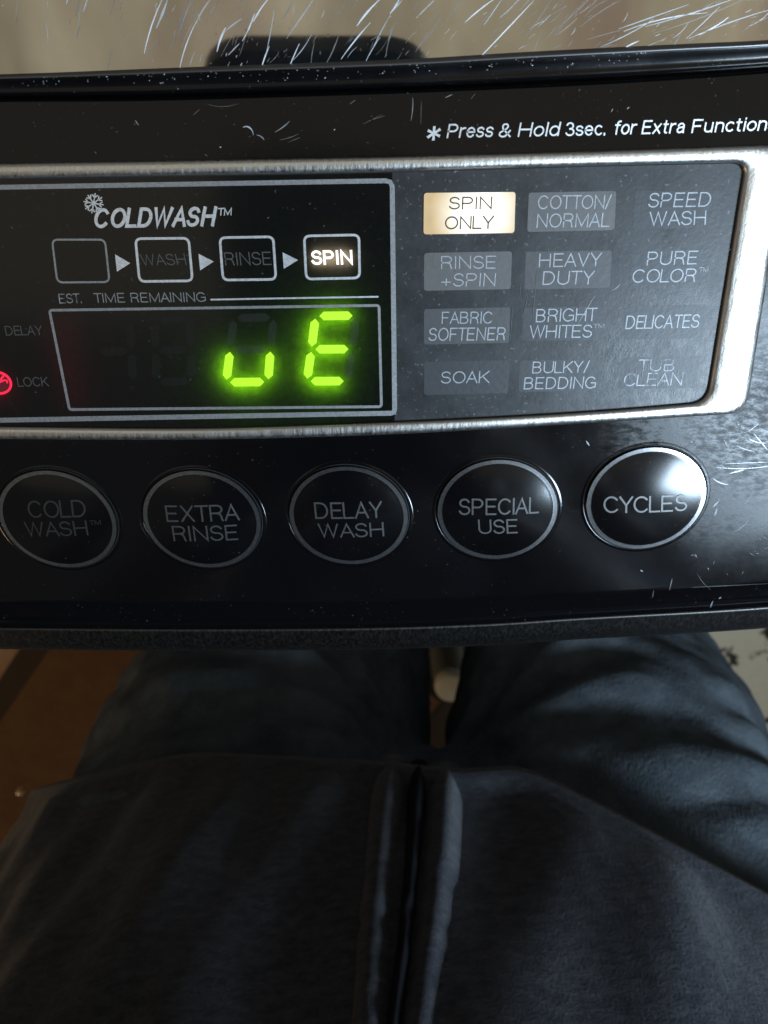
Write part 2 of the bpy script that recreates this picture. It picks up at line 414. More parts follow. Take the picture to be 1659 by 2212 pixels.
# ---- printed lettering
def arc(cx, cy, rx, ry, a0, a1, n=14):
    return [(cx + rx * math.cos(R(lerp(a0, a1, i / n))), cy + ry * math.sin(R(lerp(a0, a1, i / n)))) for i in range(n + 1)]
def S_(w_, h): return arc(w_*.5, h*.755, w_*.45, h*.245, 18, 270) + arc(w_*.5, h*.26, w_*.5, h*.26, 90, -165)[1:]
G = {
 'A': (.68, [[(0, 0), (.34, 1), (.68, 0)], [(.12, .34), (.56, .34)]]),
 'B': (.60, [[(0, .53), (0, 1), (.32, 1)] + arc(.32, .765, .23, .235, 90, -90) + [(0, .53)], [(0, .53), (0, 0), (.33, 0)] + arc(.33, .265, .27, .265, -90, 90)]),
 'C': (.70, [arc(.37, .5, .37, .5, 42, 318, 26)]),
 'D': (.66, [[(0, 0), (0, 1), (.27, 1)] + arc(.27, .5, .39, .5, 90, -90, 18) + [(0, 0)]]),
 'E': (.54, [[(.54, 1), (0, 1), (0, 0), (.54, 0)], [(0, .52), (.48, .52)]]),
 'F': (.52, [[(.52, 1), (0, 1), (0, 0)], [(0, .5), (.44, .5)]]),
 'G': (.74, [arc(.37, .5, .37, .5, 42, 300, 24) + [(.73, .10), (.73, .47), (.42, .47)]]),
 'H': (.66, [[(0, 0), (0, 1)], [(.66, 0), (.66, 1)], [(0, .52), (.66, .52)]]),
 'I': (0., [[(0, 0), (0, 1)]]),
 'K': (.62, [[(0, 0), (0, 1)], [(.60, 1), (0, .36)], [(.2, .57), (.63, 0)]]),
 'L': (.50, [[(0, 1), (0, 0), (.5, 0)]]),
 'M': (.80, [[(0, 0), (0, 1), (.40, .05), (.80, 1), (.80, 0)]]),
 'N': (.66, [[(0, 0), (0, 1), (.66, 0), (.66, 1)]]),
 'O': (.76, [arc(.38, .5, .38, .5, 0, 360, 32)]),
 'P': (.58, [[(0, 0), (0, 1), (.32, 1)] + arc(.32, .735, .26, .265, 90, -90) + [(0, .47)]]),
 'R': (.60, [[(0, 0), (0, 1), (.34, 1)] + arc(.34, .745, .25, .255, 90, -90) + [(0, .49)], [(.32, .49), (.48, .42), (.54, .28), (.56, .1), (.60, 0)]]),
 'S': (.58, [S_(.58, 1)]),
 'T': (.60, [[(0, 1), (.60, 1)], [(.30, 1), (.30, 0)]]),
 'U': (.66, [[(0, 1), (0, .32)] + arc(.33, .32, .33, .32, 180, 360) + [(.66, 1)]]),
 'V': (.64, [[(0, 1), (.32, 0), (.64, 1)]]),
 'W': (.98, [[(0, 1), (.25, 0), (.49, 1), (.73, 0), (.98, 1)]]),
 'X': (.62, [[(0, 0), (.60, 1)], [(.02, 1), (.62, 0)]]),
 'Y': (.62, [[(0, 1), (.31, .45), (.62, 1)], [(.31, .45), (.31, 0)]]),
 '/': (.32, [[(0, -.03), (.32, 1.03)]]), '+': (.52, [[(0, .33), (.52, .33)], [(.26, .07), (.26, .59)]]),
 '.': (.0, [[(0, -.03), (0, .08)]]), ' ': (.12, []),
 '3': (.50, [arc(.25, .76, .21, .24, 160, -90), arc(.25, .265, .26, .265, 90, -160)]),
 '&': (.66, [[(.64, 0), (.16, .64)] + arc(.29, .81, .16, .19, 215, -35) + [(.36, .60), (.10, .40)] + arc(.22, .22, .22, .22, 130, 320) + [(.60, .46)]]),
 'r': (.28, [[(0, 0), (0, .72)], [(0, .40)] + arc(.26, .42, .26, .29, 170, 82)]),
 'e': (.48, [[(.02, .38), (.48, .38)] + arc(.24, .36, .24, .36, 5, 318, 22)]),
 's': (.42, [S_(.42, .72)]), 'o': (.50, [arc(.25, .36, .25, .36, 0, 360, 26)]), 'c': (.44, [arc(.24, .36, .24, .36, 48, 312, 20)]),
 'l': (0., [[(0, 0), (0, 1)]]), 'd': (.48, [arc(.24, .36, .24, .36, 0, 360, 26), [(.48, 0), (.48, 1)]]),
 'f': (.30, [[(.12, 0), (.12, .82)] + arc(.30, .82, .18, .18, 180, 90, 8), [(0, .70), (.28, .70)]]),
 'x': (.46, [[(0, 0), (.45, .72)], [(.01, .72), (.46, 0)]]),
 't': (.26, [[(.11, .94), (.11, .15)] + arc(.25, .15, .14, .15, 180, 270, 8), [(0, .70), (.26, .70)]]),
 'a': (.46, [[(.44, 0), (.42, .12), (.42, .48)] + arc(.22, .49, .20, .23, 0, 165), [(.42, .44), (.17, .40)] + arc(.17, .2, .17, .2, 90, 275) + [(.30, .03), (.42, .16)]]),
 'u': (.44, [[(0, .72), (0, .24)] + arc(.22, .24, .22, .24, 180, 360) + [(.44, .72)], [(.44, .72), (.44, 0)]]),
 'n': (.44, [[(0, 0), (0, .72)], [(0, .48)] + arc(.22, .48, .22, .24, 180, 0) + [(.44, 0)]]),
 'i': (0., [[(0, 0), (0, .72)], [(0, .975), (0, 1.0)]]),
}
TIGHT = {'A', 'V', 'W', 'T', 'Y', '/', 'L'}
def word(s, q, BL, BR, TL, mt, parent, z=dz + .03, weight=.09, dome=None, gap=.24):
    """printed word: strokes of even width (share of the cap height) between the measured corners"""
    x = 0; lines = []
    for i, ch in enumerate(s):
        wd, st_ = G[ch]
        if i: x += gap * (.62 if ch in TIGHT or s[i - 1] in TIGHT else 1) * (.8 if ch in 'OCGSecosd' or s[i - 1] in 'OCGSecosd' else 1)
        lines += [[(px + x, py) for px, py in l] for l in st_]; x += wd
    a, b, c = (pan(*q(*p), z) for p in (BL, BR, TL))
    X, Y = b - a, c - a; hw = Y.length * weight / 2
    ix, iy = hw / X.length, hw / Y.length
    V, Fc = [], []
    for li_, l in enumerate(lines):
        P = [a + X * (ix + (1 - 2 * ix) * (px / max(x, 1e-6))) + Y * (iy + (1 - 2 * iy) * py) for px, py in l]
        P = [p for k, p in enumerate(P) if k == 0 or (p - P[k - 1]).length > 2e-6]
        if len(P) == 2 and (P[1] - P[0]).length < 1e-7: continue
        closed = (P[0] - P[-1]).length < 1e-7 and len(P) > 3
        if closed: P = P[:-1]
        n = len(P); k0 = len(V); lift = Vector((0, 0, li_ * 1.5e-6))
        for i in range(n):
            p0 = P[i - 1] if (i or closed) else None; p1 = P[(i + 1) % n] if (i < n - 1 or closed) else None
            d0 = (P[i] - p0).normalized() if p0 is not None else None; d1 = (p1 - P[i]).normalized() if p1 is not None else None
            d0 = d0 if d0 is not None else d1; d1 = d1 if d1 is not None else d0
            n0, n1 = Vector((-d0.y, d0.x, 0)), Vector((-d1.y, d1.x, 0)); m_ = n0 + n1
            m_ = n0 * 1.0 if m_.length < .25 else m_ * (2 / m_.length_squared)
            if m_.length > 2.2: m_ = m_ * (2.2 / m_.length)
            e = Vector()
            if p0 is None: e = -d1 * hw
            if p1 is None: e = d0 * hw
            V += [P[i] + m_ * hw + e + lift, P[i] - m_ * hw + e + lift]
        for i in range(n if closed else n - 1):
            j = (i + 1) % n; Fc.append((k0 + 2*i, k0 + 2*i + 1, k0 + 2*j + 1, k0 + 2*j))
    if dome: V = [dome(p) + Vector((0, 0, p.z - a.z)) for p in V]
    return mesh('lettering', V, Fc, mt, parent)
def stroke(name, pts, wpx, mt, parent, z=dz + .02, closed=False):
    """flat printed line of width wpx (photo units) along pixel points"""
    n = len(pts); V = []; Fc = []
    for i, p in enumerate(pts):
        a = pts[i - 1] if (i or closed) else p; b = pts[(i + 1) % n] if (i < n - 1 or closed) else p
        tx, ty = b[0] - a[0], b[1] - a[1]; L = math.hypot(tx, ty) or 1
        w2 = wpx(i / (n - 1)) / 2 if callable(wpx) else wpx / 2
        nx, ny = -ty / L * w2, tx / L * w2
        V += [pan(p[0] + nx, p[1] + ny, z), pan(p[0] - nx, p[1] - ny, z)]
    m_ = n if closed else n - 1
    for i in range(m_):
        j = (i + 1) % n; Fc.append((2*i, 2*i + 1, 2*j + 1, 2*j))
    return mesh(name, V, Fc, mt, parent)
def rquad(c, rad, n=6):
    """rounded quadrilateral outline through pixel corners TL TR BR BL"""
    out = []
    for i in range(4):
        p, a, b = c[i], c[i - 1], c[(i + 1) % 4]
        la = math.hypot(a[0]-p[0], a[1]-p[1]); lb = math.hypot(b[0]-p[0], b[1]-p[1])
        s = (lerp(p[0], a[0], rad / la), lerp(p[1], a[1], rad / la)); e = (lerp(p[0], b[0], rad / lb), lerp(p[1], b[1], rad / lb))
        out += [s] + corner(p, s, e, n) + [e]
    return out

PR, DU, FA = M['print'], M['print_dull'], M['print_faint']
# note above the rim
for s, bl, br, tl in (('Press', (325, 573), (515, 569), (336, 514)), ('&', (540, 571), (592, 569), (549, 512)),
                      ('Hold', (620, 568), (790, 564), (631, 509)), ('3sec.', (818, 565), (983, 561), (821, 507)),
                      ('for', (1018, 559), (1108, 557), (1029, 500)), ('Extra', (1133, 557), (1310, 552), (1144, 499)),
                      ('Functions', (1340, 552), (1690, 540), (1351, 495))):
    word(s, q2, bl, br, tl, PR, panel, z=.04, weight=.12)
ac = q2(273, 553)
V, Fc = [], []
for k in range(6):
    a = R(90 + 60 * k + 6); n = len(V)
    for (l, wd) in ((0, 2.2), (15.5, 3.0), (15.5, -3.0), (0, -2.2)):
        V.append(pan(ac[0] + l * math.cos(a) - wd * math.sin(a) - .18 * (-l * math.sin(a)), ac[1] - l * math.sin(a) - wd * math.cos(a), .04 + .002 * k))
    Fc.append((n, n + 1, n + 2, n + 3))
mesh('asterisk', V, Fc, PR, panel)

# display border, title, step boxes
bl_ = [q3(-900, 120)] + [q3(x, lerp(80, 53, max(x, 0) / 1600) if x > 0 else 80 - x * .02) for x in range(-400, 1601, 100)] + \
      [q3(1618, 58), q3(1626, 74)] + [q3(lerp(1627, 1637, t), lerp(85, 1000, t)) for t in (0, .25, .5, .75, 1)] + [q3(1634, 1013), q3(1622, 1017)] + \
      [q3(x, 1017 + (1622 - x) * .018) for x in range(1600, -900, -100)]
stroke('display_border', bl_, lambda t: 10.5, DU, display, z=dz + .03)
word('COLDWASH', q3, (386, 250), (887, 242), (397, 167), PR, display, weight=.165, gap=.40)
word('TM', q3, (903, 198), (960, 196), (905, 166), PR, display, weight=.15)
# snowflake
V, Fc = [], []
cx, cy = q3(388, 146)
def flake_bar(x0, y0, x1, y1, wd, z):
    L = math.hypot(x1-x0, y1-y0); nx, ny = -(y1-y0)/L*wd/2, (x1-x0)/L*wd/2; n = len(V)
    V.extend([pan(x0+nx, y0+ny, z), pan(x1+nx, y1+ny, z), pan(x1-nx, y1-ny, z), pan(x0-nx, y0-ny, z)]); Fc.append((n, n+1, n+2, n+3))
for k in range(8):
    a = R(45 * k + 10); c_, s_ = math.cos(a), math.sin(a)
    flake_bar(cx, cy, cx + 22 * c_, cy + 22 * s_, 2.6, dz + .03 + .001 * k)
    for sg in (-1, 1):
        b = a + sg * .75
        flake_bar(cx + 12 * c_, cy + 12 * s_, cx + 12 * c_ + 9 * math.cos(b), cy + 12 * s_ + 9 * math.sin(b), 2.6, dz + .04 + .001 * k)
mesh('snowflake_print', V, Fc, PR, display)
boxes = [((210, 292), (440, 292), (460, 478), (233, 480)), ((556, 288), (787, 286), (804, 473), (574, 476)),
         ((906, 284), (1138, 280), (1150, 467), (920, 470)), ((1256, 277), (1494, 272), (1497, 461), (1265, 466))]
for i, bx in enumerate(boxes):
    c = [q3(*p) for p in bx]; m0 = (sum(p[0] for p in c) / 4, sum(p[1] for p in c) / 4)
    c = [(m0[0] + (p[0] - m0[0]) * .955, m0[1] + (p[1] - m0[1]) * .945) for p in c]
    stroke('step_box', rquad(c, 13), 5.4 if i else 4.2, M['print'] if i else DU, display, closed=True)
for tri in (((477, 358), (540, 395), (485, 430)), ((823, 355), (886, 388), (830, 425)), ((1172, 350), (1236, 382), (1177, 418))):
    sheet('step_arrow', [q3(*p) for p in tri], dz + .03, PR, display)
word('WASH', q3, (590, 405), (775, 402), (578, 358), FA, display, weight=.085)
word('RINSE', q3, (935, 405), (1127, 402), (928, 350), FA, display, weight=.085)
word('SPIN', q3, (1293, 402), (1464, 400), (1288, 342), M['lit_print'], display, weight=.17, gap=.30, z=dz + .05)
word('EST.', q3, (247, 562), (340, 560), (241, 522), M['print_worn'], display, weight=.10)
word('TIME REMAINING', q3, (392, 559), (855, 555), (386, 519), DU, display, weight=.10)
stroke('divider_line', [q3(873, 546), q3(1200, 540), q3(1570, 534)], 3.6, PR, display)
word('DELAY', q3, (25, 695), (178, 693), (18, 655), M['print_fainter'], display, weight=.10)
word('LOCK', q3, (75, 907), (203, 905), (68, 868), M['print_fainter'], display, weight=.10)
tbx = [(205, 590), (1572, 570), (1582, 990), (288, 1002)]
stroke('time_border', rquad([q3(*p) for p in tbx], 6, 3), 5.8, DU, display, closed=True)

# seven segment digits
def seg(name, A, B, ht, mt, parent, z=dz + .03, h=.12):
    dx, dy = B[0] - A[0], B[1] - A[1]; L = math.hypot(dx, dy); tx, ty = dx / L, dy / L; nx, ny = -ty, tx
    P = [A, (A[0] + tx*ht + nx*ht, A[1] + ty*ht + ny*ht), (B[0] - tx*ht + nx*ht, B[1] - ty*ht + ny*ht), B,
         (B[0] - tx*ht - nx*ht, B[1] - ty*ht - ny*ht), (A[0] + tx*ht - nx*ht, A[1] + ty*ht - ny*ht)]
    if name == 'led_chip':
        return mesh(name, [pan(*p, z) for p in P], [(0, 1, 2, 3, 4, 5)], mt, parent)
    V = [pan(*p, z + h) for p in P] + [pan(*p, z) for p in P]
    return mesh(name, V, [(0, 1, 2, 3, 4, 5)] + [(i, i + 6, (i + 1) % 6 + 6, (i + 1) % 6) for i in range(6)], mt, parent)
def digit(TL, TR, ML, MR, BL, BR, on, ht=9.2, off=True, skip=''):
    D = {'a': (TL, TR), 'f': (TL, ML), 'b': (TR, MR), 'g': (ML, MR), 'e': (ML, BL), 'c': (MR, BR), 'd': (BL, BR)}
    for k, (A, B) in D.items():
        if k in skip: continue
        A, B = q3(*A), q3(*B); g = .092 if k in 'agd' else .078
        A2 = (lerp(A[0], B[0], g), lerp(A[1], B[1], g)); B2 = (lerp(A[0], B[0], 1 - g), lerp(A[1], B[1], 1 - g))
        if k in on:
            seg('segment', A2, B2, ht, M['seg_on'], display)
            seg('led_chip', A2, B2, ht * .8, M['chip_green'], display, z=-1.9)
        elif off:
            seg('segment', A2, B2, ht * .95, M['seg_off'], display, h=.02)
digit((1309, 614), (1478, 612), (1292, 752), (1461, 751), (1273, 884), (1441, 884), 'afged')
digit((970, 622), (1136, 619), (955, 752), (1122, 751), (938, 889), (1112, 887), 'edc')
M_seg = M['seg_off']; M['seg_off'] = film('unlit_segment_dark', (.022, .020, .019), .7)
digit((642, 630), (790, 624), (645, 757), (792, 752), (648, 888), (795, 884), '')
digit((395, 640), (540, 634), (400, 763), (545, 758), (410, 892), (552, 888), '', skip='afed')
# chip behind the lit step
sheet('led_chip', [q3(*p) for p in ((1300, 345), (1455, 340), (1460, 398), (1302, 402))], -1.0, M['chip_white'], display)
sheet('led_chip', [q3(*p) for p in ((215, 620), (330, 615), (380, 980), (300, 985))], -3.2, mat('red_leak_glow', (.1, .1, .1), .5, emit=(1., .02, .08), es=.17), display)  # red strip added under the time window for glow leaking from the lock lamp
# lock symbol: red ring with a struck-through face, cut by the frame
lc = q3(-8, 891)
lk = []
for i in range(40):
    a = 2 * math.pi * i / 40; lk.append((lc[0] + 27.5 * math.cos(a) + 4 * math.sin(a) * 1.0, lc[1] + 23 * math.sin(a)))
stroke('lock_ring', lk, 5.6, M['red'], display, closed=True, z=dz + .04)
sheet('lock_field', [(lerp(lc[0], p[0], .86), lerp(lc[1], p[1], .86)) for p in lk], dz + .02, M['red_dim'], display)
stroke('lock_slash', [(lc[0] - 20, lc[1] + 14), (lc[0], lc[1] + 1), (lc[0] + 13, lc[1] - 17)], 5, M['red'], display, z=dz + .05)
stroke('lock_mark', [(lc[0] - 4, lc[1] + 1), (lc[0] + 8, lc[1] - 3), (lc[0] + 14, lc[1] - 6), (lc[0] + 19, lc[1] - 5), (lc[0] + 20, lc[1] + 1)], 4, M['red'], display, z=dz + .06)
sheet('led_chip', [(lc[0] - 16, lc[1] - 14), (lc[0] + 18, lc[1] - 14), (lc[0] + 18, lc[1] + 14), (lc[0] - 16, lc[1] + 14)], -2.2, M['chip_red'], display)

# cycle lamps with their legends
LG, LW = M['legend'], M['legend_worn']
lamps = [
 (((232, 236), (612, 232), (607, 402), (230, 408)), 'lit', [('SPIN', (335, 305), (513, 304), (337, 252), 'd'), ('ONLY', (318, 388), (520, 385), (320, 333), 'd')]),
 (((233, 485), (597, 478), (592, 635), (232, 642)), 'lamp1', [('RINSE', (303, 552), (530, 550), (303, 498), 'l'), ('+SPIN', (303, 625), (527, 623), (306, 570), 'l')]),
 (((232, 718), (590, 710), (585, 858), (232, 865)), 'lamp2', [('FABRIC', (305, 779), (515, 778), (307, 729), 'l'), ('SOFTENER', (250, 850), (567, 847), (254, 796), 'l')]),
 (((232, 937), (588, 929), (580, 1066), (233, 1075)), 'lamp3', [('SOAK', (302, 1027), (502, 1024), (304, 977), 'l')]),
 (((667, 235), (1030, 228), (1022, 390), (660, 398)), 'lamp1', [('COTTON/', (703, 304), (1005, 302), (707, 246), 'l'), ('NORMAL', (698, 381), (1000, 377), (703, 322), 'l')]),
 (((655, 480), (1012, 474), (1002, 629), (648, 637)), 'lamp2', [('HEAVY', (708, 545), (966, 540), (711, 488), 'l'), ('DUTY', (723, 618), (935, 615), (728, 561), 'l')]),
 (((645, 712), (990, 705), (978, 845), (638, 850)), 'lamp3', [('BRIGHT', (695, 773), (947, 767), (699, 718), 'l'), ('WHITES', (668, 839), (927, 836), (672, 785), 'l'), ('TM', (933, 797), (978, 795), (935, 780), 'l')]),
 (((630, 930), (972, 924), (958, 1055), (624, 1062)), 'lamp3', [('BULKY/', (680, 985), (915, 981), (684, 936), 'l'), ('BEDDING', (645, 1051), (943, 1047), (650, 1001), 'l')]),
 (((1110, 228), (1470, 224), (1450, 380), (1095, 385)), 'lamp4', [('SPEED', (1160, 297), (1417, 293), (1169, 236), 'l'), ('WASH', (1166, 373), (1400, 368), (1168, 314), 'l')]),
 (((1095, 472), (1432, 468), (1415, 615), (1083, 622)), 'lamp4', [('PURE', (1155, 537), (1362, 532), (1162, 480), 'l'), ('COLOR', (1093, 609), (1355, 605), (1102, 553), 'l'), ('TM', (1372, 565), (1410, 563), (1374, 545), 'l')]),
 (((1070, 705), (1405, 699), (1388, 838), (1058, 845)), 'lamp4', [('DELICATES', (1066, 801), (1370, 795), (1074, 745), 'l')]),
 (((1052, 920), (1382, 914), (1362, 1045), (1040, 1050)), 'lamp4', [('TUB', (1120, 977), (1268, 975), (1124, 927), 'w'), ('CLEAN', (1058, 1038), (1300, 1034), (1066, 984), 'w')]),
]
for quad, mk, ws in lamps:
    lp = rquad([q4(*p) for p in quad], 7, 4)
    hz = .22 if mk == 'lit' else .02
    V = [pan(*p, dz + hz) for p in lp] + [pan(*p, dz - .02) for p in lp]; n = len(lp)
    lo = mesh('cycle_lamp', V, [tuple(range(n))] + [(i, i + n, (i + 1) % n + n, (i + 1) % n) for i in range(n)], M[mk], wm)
    if mk == 'lit': tag(lo, 'lit warm white lamp reading SPIN ONLY')
    for s, bl, br, tl, k in ws:
        word(s, q4, bl, br, tl, {'d': M['legend_dark'], 'l': LG, 'w': LW}[k], lo, z=dz + hz + .02, weight=.115 if k == 'd' else .088)

# ---- round push buttons
btns = [  # centre px, half width, half height, lean of the up axis, baseline slope, words
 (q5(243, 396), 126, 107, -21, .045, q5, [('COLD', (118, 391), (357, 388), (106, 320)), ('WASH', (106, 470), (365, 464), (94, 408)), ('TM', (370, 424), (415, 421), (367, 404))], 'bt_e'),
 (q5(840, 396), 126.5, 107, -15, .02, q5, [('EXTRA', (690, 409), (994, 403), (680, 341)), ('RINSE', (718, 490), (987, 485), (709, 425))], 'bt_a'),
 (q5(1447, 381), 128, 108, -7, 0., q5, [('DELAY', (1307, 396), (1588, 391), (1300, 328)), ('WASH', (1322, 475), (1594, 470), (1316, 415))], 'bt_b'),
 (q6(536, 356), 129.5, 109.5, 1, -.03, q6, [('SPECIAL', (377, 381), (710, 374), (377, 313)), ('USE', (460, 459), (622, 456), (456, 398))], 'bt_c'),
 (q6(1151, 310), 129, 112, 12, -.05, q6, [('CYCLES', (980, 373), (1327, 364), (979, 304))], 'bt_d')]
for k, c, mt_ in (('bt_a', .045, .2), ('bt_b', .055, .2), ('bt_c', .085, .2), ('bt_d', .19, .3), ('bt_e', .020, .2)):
    M[k] = print_mat('button_legend_shaded_' + k[-1], (c, c, c * .98), .5, mt_)  # legends coloured darker leftwards to stand for the light falling off
for i, (c, hw, hh, lean, sl, q, ws, lm) in enumerate(btns):
    Pc = pan(*c, .3)
    ex = pan(c[0] + hw, c[1] + hw * sl, .3) - Pc; ey = pan(c[0] + lean, c[1] - hh, .3) - Pc
    bez = empty('tmp'); bpy.data.objects.remove(bez)
    NB = 72
    def ring_row(r, z): return [Pc + (ex * math.cos(2*math.pi*t/NB) + ey * math.sin(2*math.pi*t/NB)) * r + Vector((0, 0, z * .001 - Pc.z)) for t in range(NB)]
    zf = lambda r: .55 + 1.0 * (1 - r * r) if r < .93 else .55 + 1.0 * (1 - .93 ** 2) - (r - .93) * .7
    prof_b = [(.0001, zf(0)), (.15, zf(.15)), (.3, zf(.3)), (.45, zf(.45)), (.6, zf(.6)), (.72, zf(.72)), (.82, zf(.82)), (.88, zf(.88)), (.915, zf(.915)), (.95, zf(.95)), (.985, zf(.985)), (1.0, .40), (1.012, .05), (1.012, -1.)]
    b = grid('push_button', [ring_row(r, z) for r, z in prof_b], M['button'], wm, closed=True)
    fix_normals(b)
    # printed ring on the button shoulder
    rg = grid('button_ring', [ring_row(r, zf(r) + .05) for r in (.925, .945, .965, .985, .995)], M['print_ring'], b, closed=True)
    # raised lip of the panel round the button
    lp = grid('button_bezel', [ring_row(r, z) for r, z in ((1.026, -.6), (1.028, .04), (1.036, .09), (1.046, .10), (1.058, .08), (1.075, .03), (1.09, .002), (1.095, -.05))], M['panel'], b, closed=True)
    gv = grid('button_gap', [ring_row(1.005, .03), ring_row(1.030, .03)], M['gap'], b, closed=True)
    det = ex.x * ey.y - ex.y * ey.x
    def on_dome(p):
        d = p - Pc; a_ = (d.x * ey.y - d.y * ey.x) / det; b_ = (ex.x * d.y - ex.y * d.x) / det
        return Vector((p.x, p.y, (zf(min(math.hypot(a_, b_), .92)) + .10) * .001))
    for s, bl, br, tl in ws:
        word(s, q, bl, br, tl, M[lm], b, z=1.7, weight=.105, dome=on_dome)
    tag(b, None)

# ---- scratches and scuffs (fine marks nobody could count)
def scratch_set(name, marks, place, mats, parent):
    """marks: (u, v, angle deg, length px, width px, bend, shade)"""
    me = bpy.data.meshes.new(name); V = []; Fc = []; mi = []
    for (u, v, ang, L, wd, bend, sh) in marks:
        n0 = len(V); ns = 6
        for i in range(ns + 1):
            t = i / ns; a = R(ang + bend * (t - .5))
            x = u + L * t * math.cos(a); y = v - L * t * math.sin(a)
            ww = wd * (.25 + .75 * math.sin(math.pi * min(max(t, .04), .96))) * (.75 + .5 * rng.random()) / 2
            nx, ny = math.sin(a) * ww, math.cos(a) * ww
            V += [place(x + nx, y + ny), place(x - nx, y - ny)]
        for i in range(ns):
            Fc.append((n0 + 2*i, n0 + 2*i + 1, n0 + 2*i + 3, n0 + 2*i + 2)); mi.append(sh)
    me.from_pydata([tuple(p) for p in V], [], Fc)
    for m_ in mats: me.materials.append(m_)
    for p, k in zip(me.polygons, mi): p.material_index = k
    o = link(name, me, None, parent); o['kind'] = 'stuff'; return o
marks = []
# the longer ones as they stand on the lid: lower end, upper end (crop px), width, shade
for q, x0, y0, x1, y1, wd, sh in (
    (q1, 445, 292, 462, 200, 5, 2), (q1, 598, 222, 660, -10, 8, 0), (q1, 648, 118, 702, -10, 14, 1), (q1, 612, 238, 662, 145, 6, 2),
    (q1, 700, 238, 728, 140, 6, 2), (q1, 728, 145, 782, -10, 6, 2), (q1, 743, 295, 800, 80, 6, 0), (q1, 796, 110, 806, -8, 5, 2), (q1, 812, 100, 866, -10, 8, 1),
    (q1, 878, 60, 912, -8, 5, 2), (q1, 900, 215, 928, 112, 12, 0), (q1, 930, 135, 1000, 72, 8, 1), (q1, 948, 228, 992, 180, 7, 1), (q1, 1005, 170, 1062, 60, 8, 0),
    (q1, 1050, 90, 1108, -10, 10, 0), (q1, 1080, 298, 1112, 190, 8, 0), (q1, 1102, 230, 1142, 40, 5, 1), (q1, 1168, 80, 1225, -8, 6, 2),
    (q1, 1188, 160, 1306, -8, 6, 1), (q1, 1195, 290, 1240, 180, 8, 0), (q1, 1215, 250, 1300, 150, 6, 1), (q1, 1340, 110, 1460, -6, 4, 2), (q1, 1350, 268, 1412, 150, 6, 2),
    (q1, 1415, 245, 1530, 90, 8, 0), (q1, 1480, 108, 1570, -10, 12, 0), (q1, 1510, 272, 1570, 150, 6, 1), (q1, 1600, 230, 1625, 100, 6, 2), (q1, 1618, 55, 1660, 0, 8, 0),
    (q1, 318, 160, 330, 100, 7, 2), (q1, 314, 66, 330, -8, 6, 2), (q1, 345, 50, 364, -8, 9, 1), (q1, 275, 18, 282, -8, 9, 1), (q1, 455, 66, 476, -8, 5, 2), (q1, 498, 40, 506, -6, 4, 2),
    (q1, 1290, 280, 1298, 170, 4, 2), (q1, 985, 295, 1003, 260, 8, 1), (q1, 935, 290, 955, 255, 5, 2),
    (q2, 5, 230, 90, 60, 6, 1), (q2, 78, 200, 110, 90, 6, 2), (q2, 90, 60, 150, -8, 6, 1), (q2, 200, 75, 282, -8, 7, 1), (q2, 200, 210, 250, 130, 6, 2), (q2, 215, 190, 315, 68, 6, 2),
    (q2, 325, 85, 395, -8, 6, 2), (q2, 400, 95, 520, -10, 8, 0), (q2, 480, 105, 560, -8, 6, 1), (q2, 445, 258, 690, 2, 7, 0), (q2, 545, 75, 640, -8, 5, 1), (q2, 655, 150, 770, -5, 5, 2), (q2, 680, 240, 720, 120, 4, 2),
    (q2, 770, 130, 930, -10, 5, 2), (q2, 880, 112, 1040, -10, 5, 2), (q2, 905, 165, 1060, 120, 4, 2), (q2, 965, 195, 1190, 90, 6, 1), (q2, 1040, 215, 1120, 165, 7, 0), (q2, 1040, 120, 1330, 18, 6, 1),
    (q2, 1060, 130, 1400, 25, 5, 0), (q2, 1150, 110, 1560, -8, 6, 1), (q2, 1180, 140, 1600, 0, 5, 2), (q2, 1320, 160, 1460, 30, 5, 1), (q2, 1370, 145, 1500, 80, 6, 0), (q2, 1330, 160, 1660, 30, 5, 1), (q2, 1120, 205, 1240, 160, 5, 2), (q2, 1260, 200, 1300, 140, 4, 2), (q2, 1615, 90, 1660, 72, 5, 2)):
    a, b = q(x0, y0), q(x1, y1); dx, dy = b[0] - a[0], a[1] - b[1]
    marks.append((a[0], a[1], math.degrees(math.atan2(dy, dx)), math.hypot(dx, dy), wd / K * .62, rng.uniform(-10, 10), sh))
for i in range(330):
    u = rng.uniform(330, 1659) if rng.random() < .9 else rng.uniform(0, 330); v = rng.uniform(-60, glass_v(u) - 4)
    a = lerp(78, 26, min(max((u - 200) / 1450, 0), 1)) + rng.gauss(0, 9)
    marks.append((u, v, a, min(rng.expovariate(1 / 22) + 4, 90), rng.uniform(.45, 1.25), rng.uniform(-20, 20), rng.choice((1, 2, 2, 2))))
scratch_set('scratch_marks', marks, lambda u, v: lidp(u, v, .03), M['scr'], lid)
specks = []
for i in range(170):
    u = rng.uniform(60, 1400); s = rng.random() ** 1.6
    v = lerp(glass_v(u), gap_v(u), .02 + .5 * s)
    specks.append((u, v, rng.uniform(0, 180), rng.uniform(1.2, 4.5), rng.uniform(.7, 2.6), 0, rng.choice((1, 2, 2))))
def edge_place(u, v):
    s = (v - glass_v(u)) / (gap_v(u) - glass_v(u)); prf = ((-.04, .0), (.0, .55), (.07, .80), (.16, .75), (.3, .35), (.5, .05), (.66, -.15), (.9, -.1))
    s = min(max(s, -.03), .65)
    for (a, za), (b, zb) in zip(prf, prf[1:]):
        if s <= b: break
    z = lerp(za, zb, (s - a) / (b - a))
    return pan(u, v, lidp(u, glass_v(u)).z * 1000 + z + .08)
scratch_set('dust_specks', specks, edge_place, M['scr'], edge)
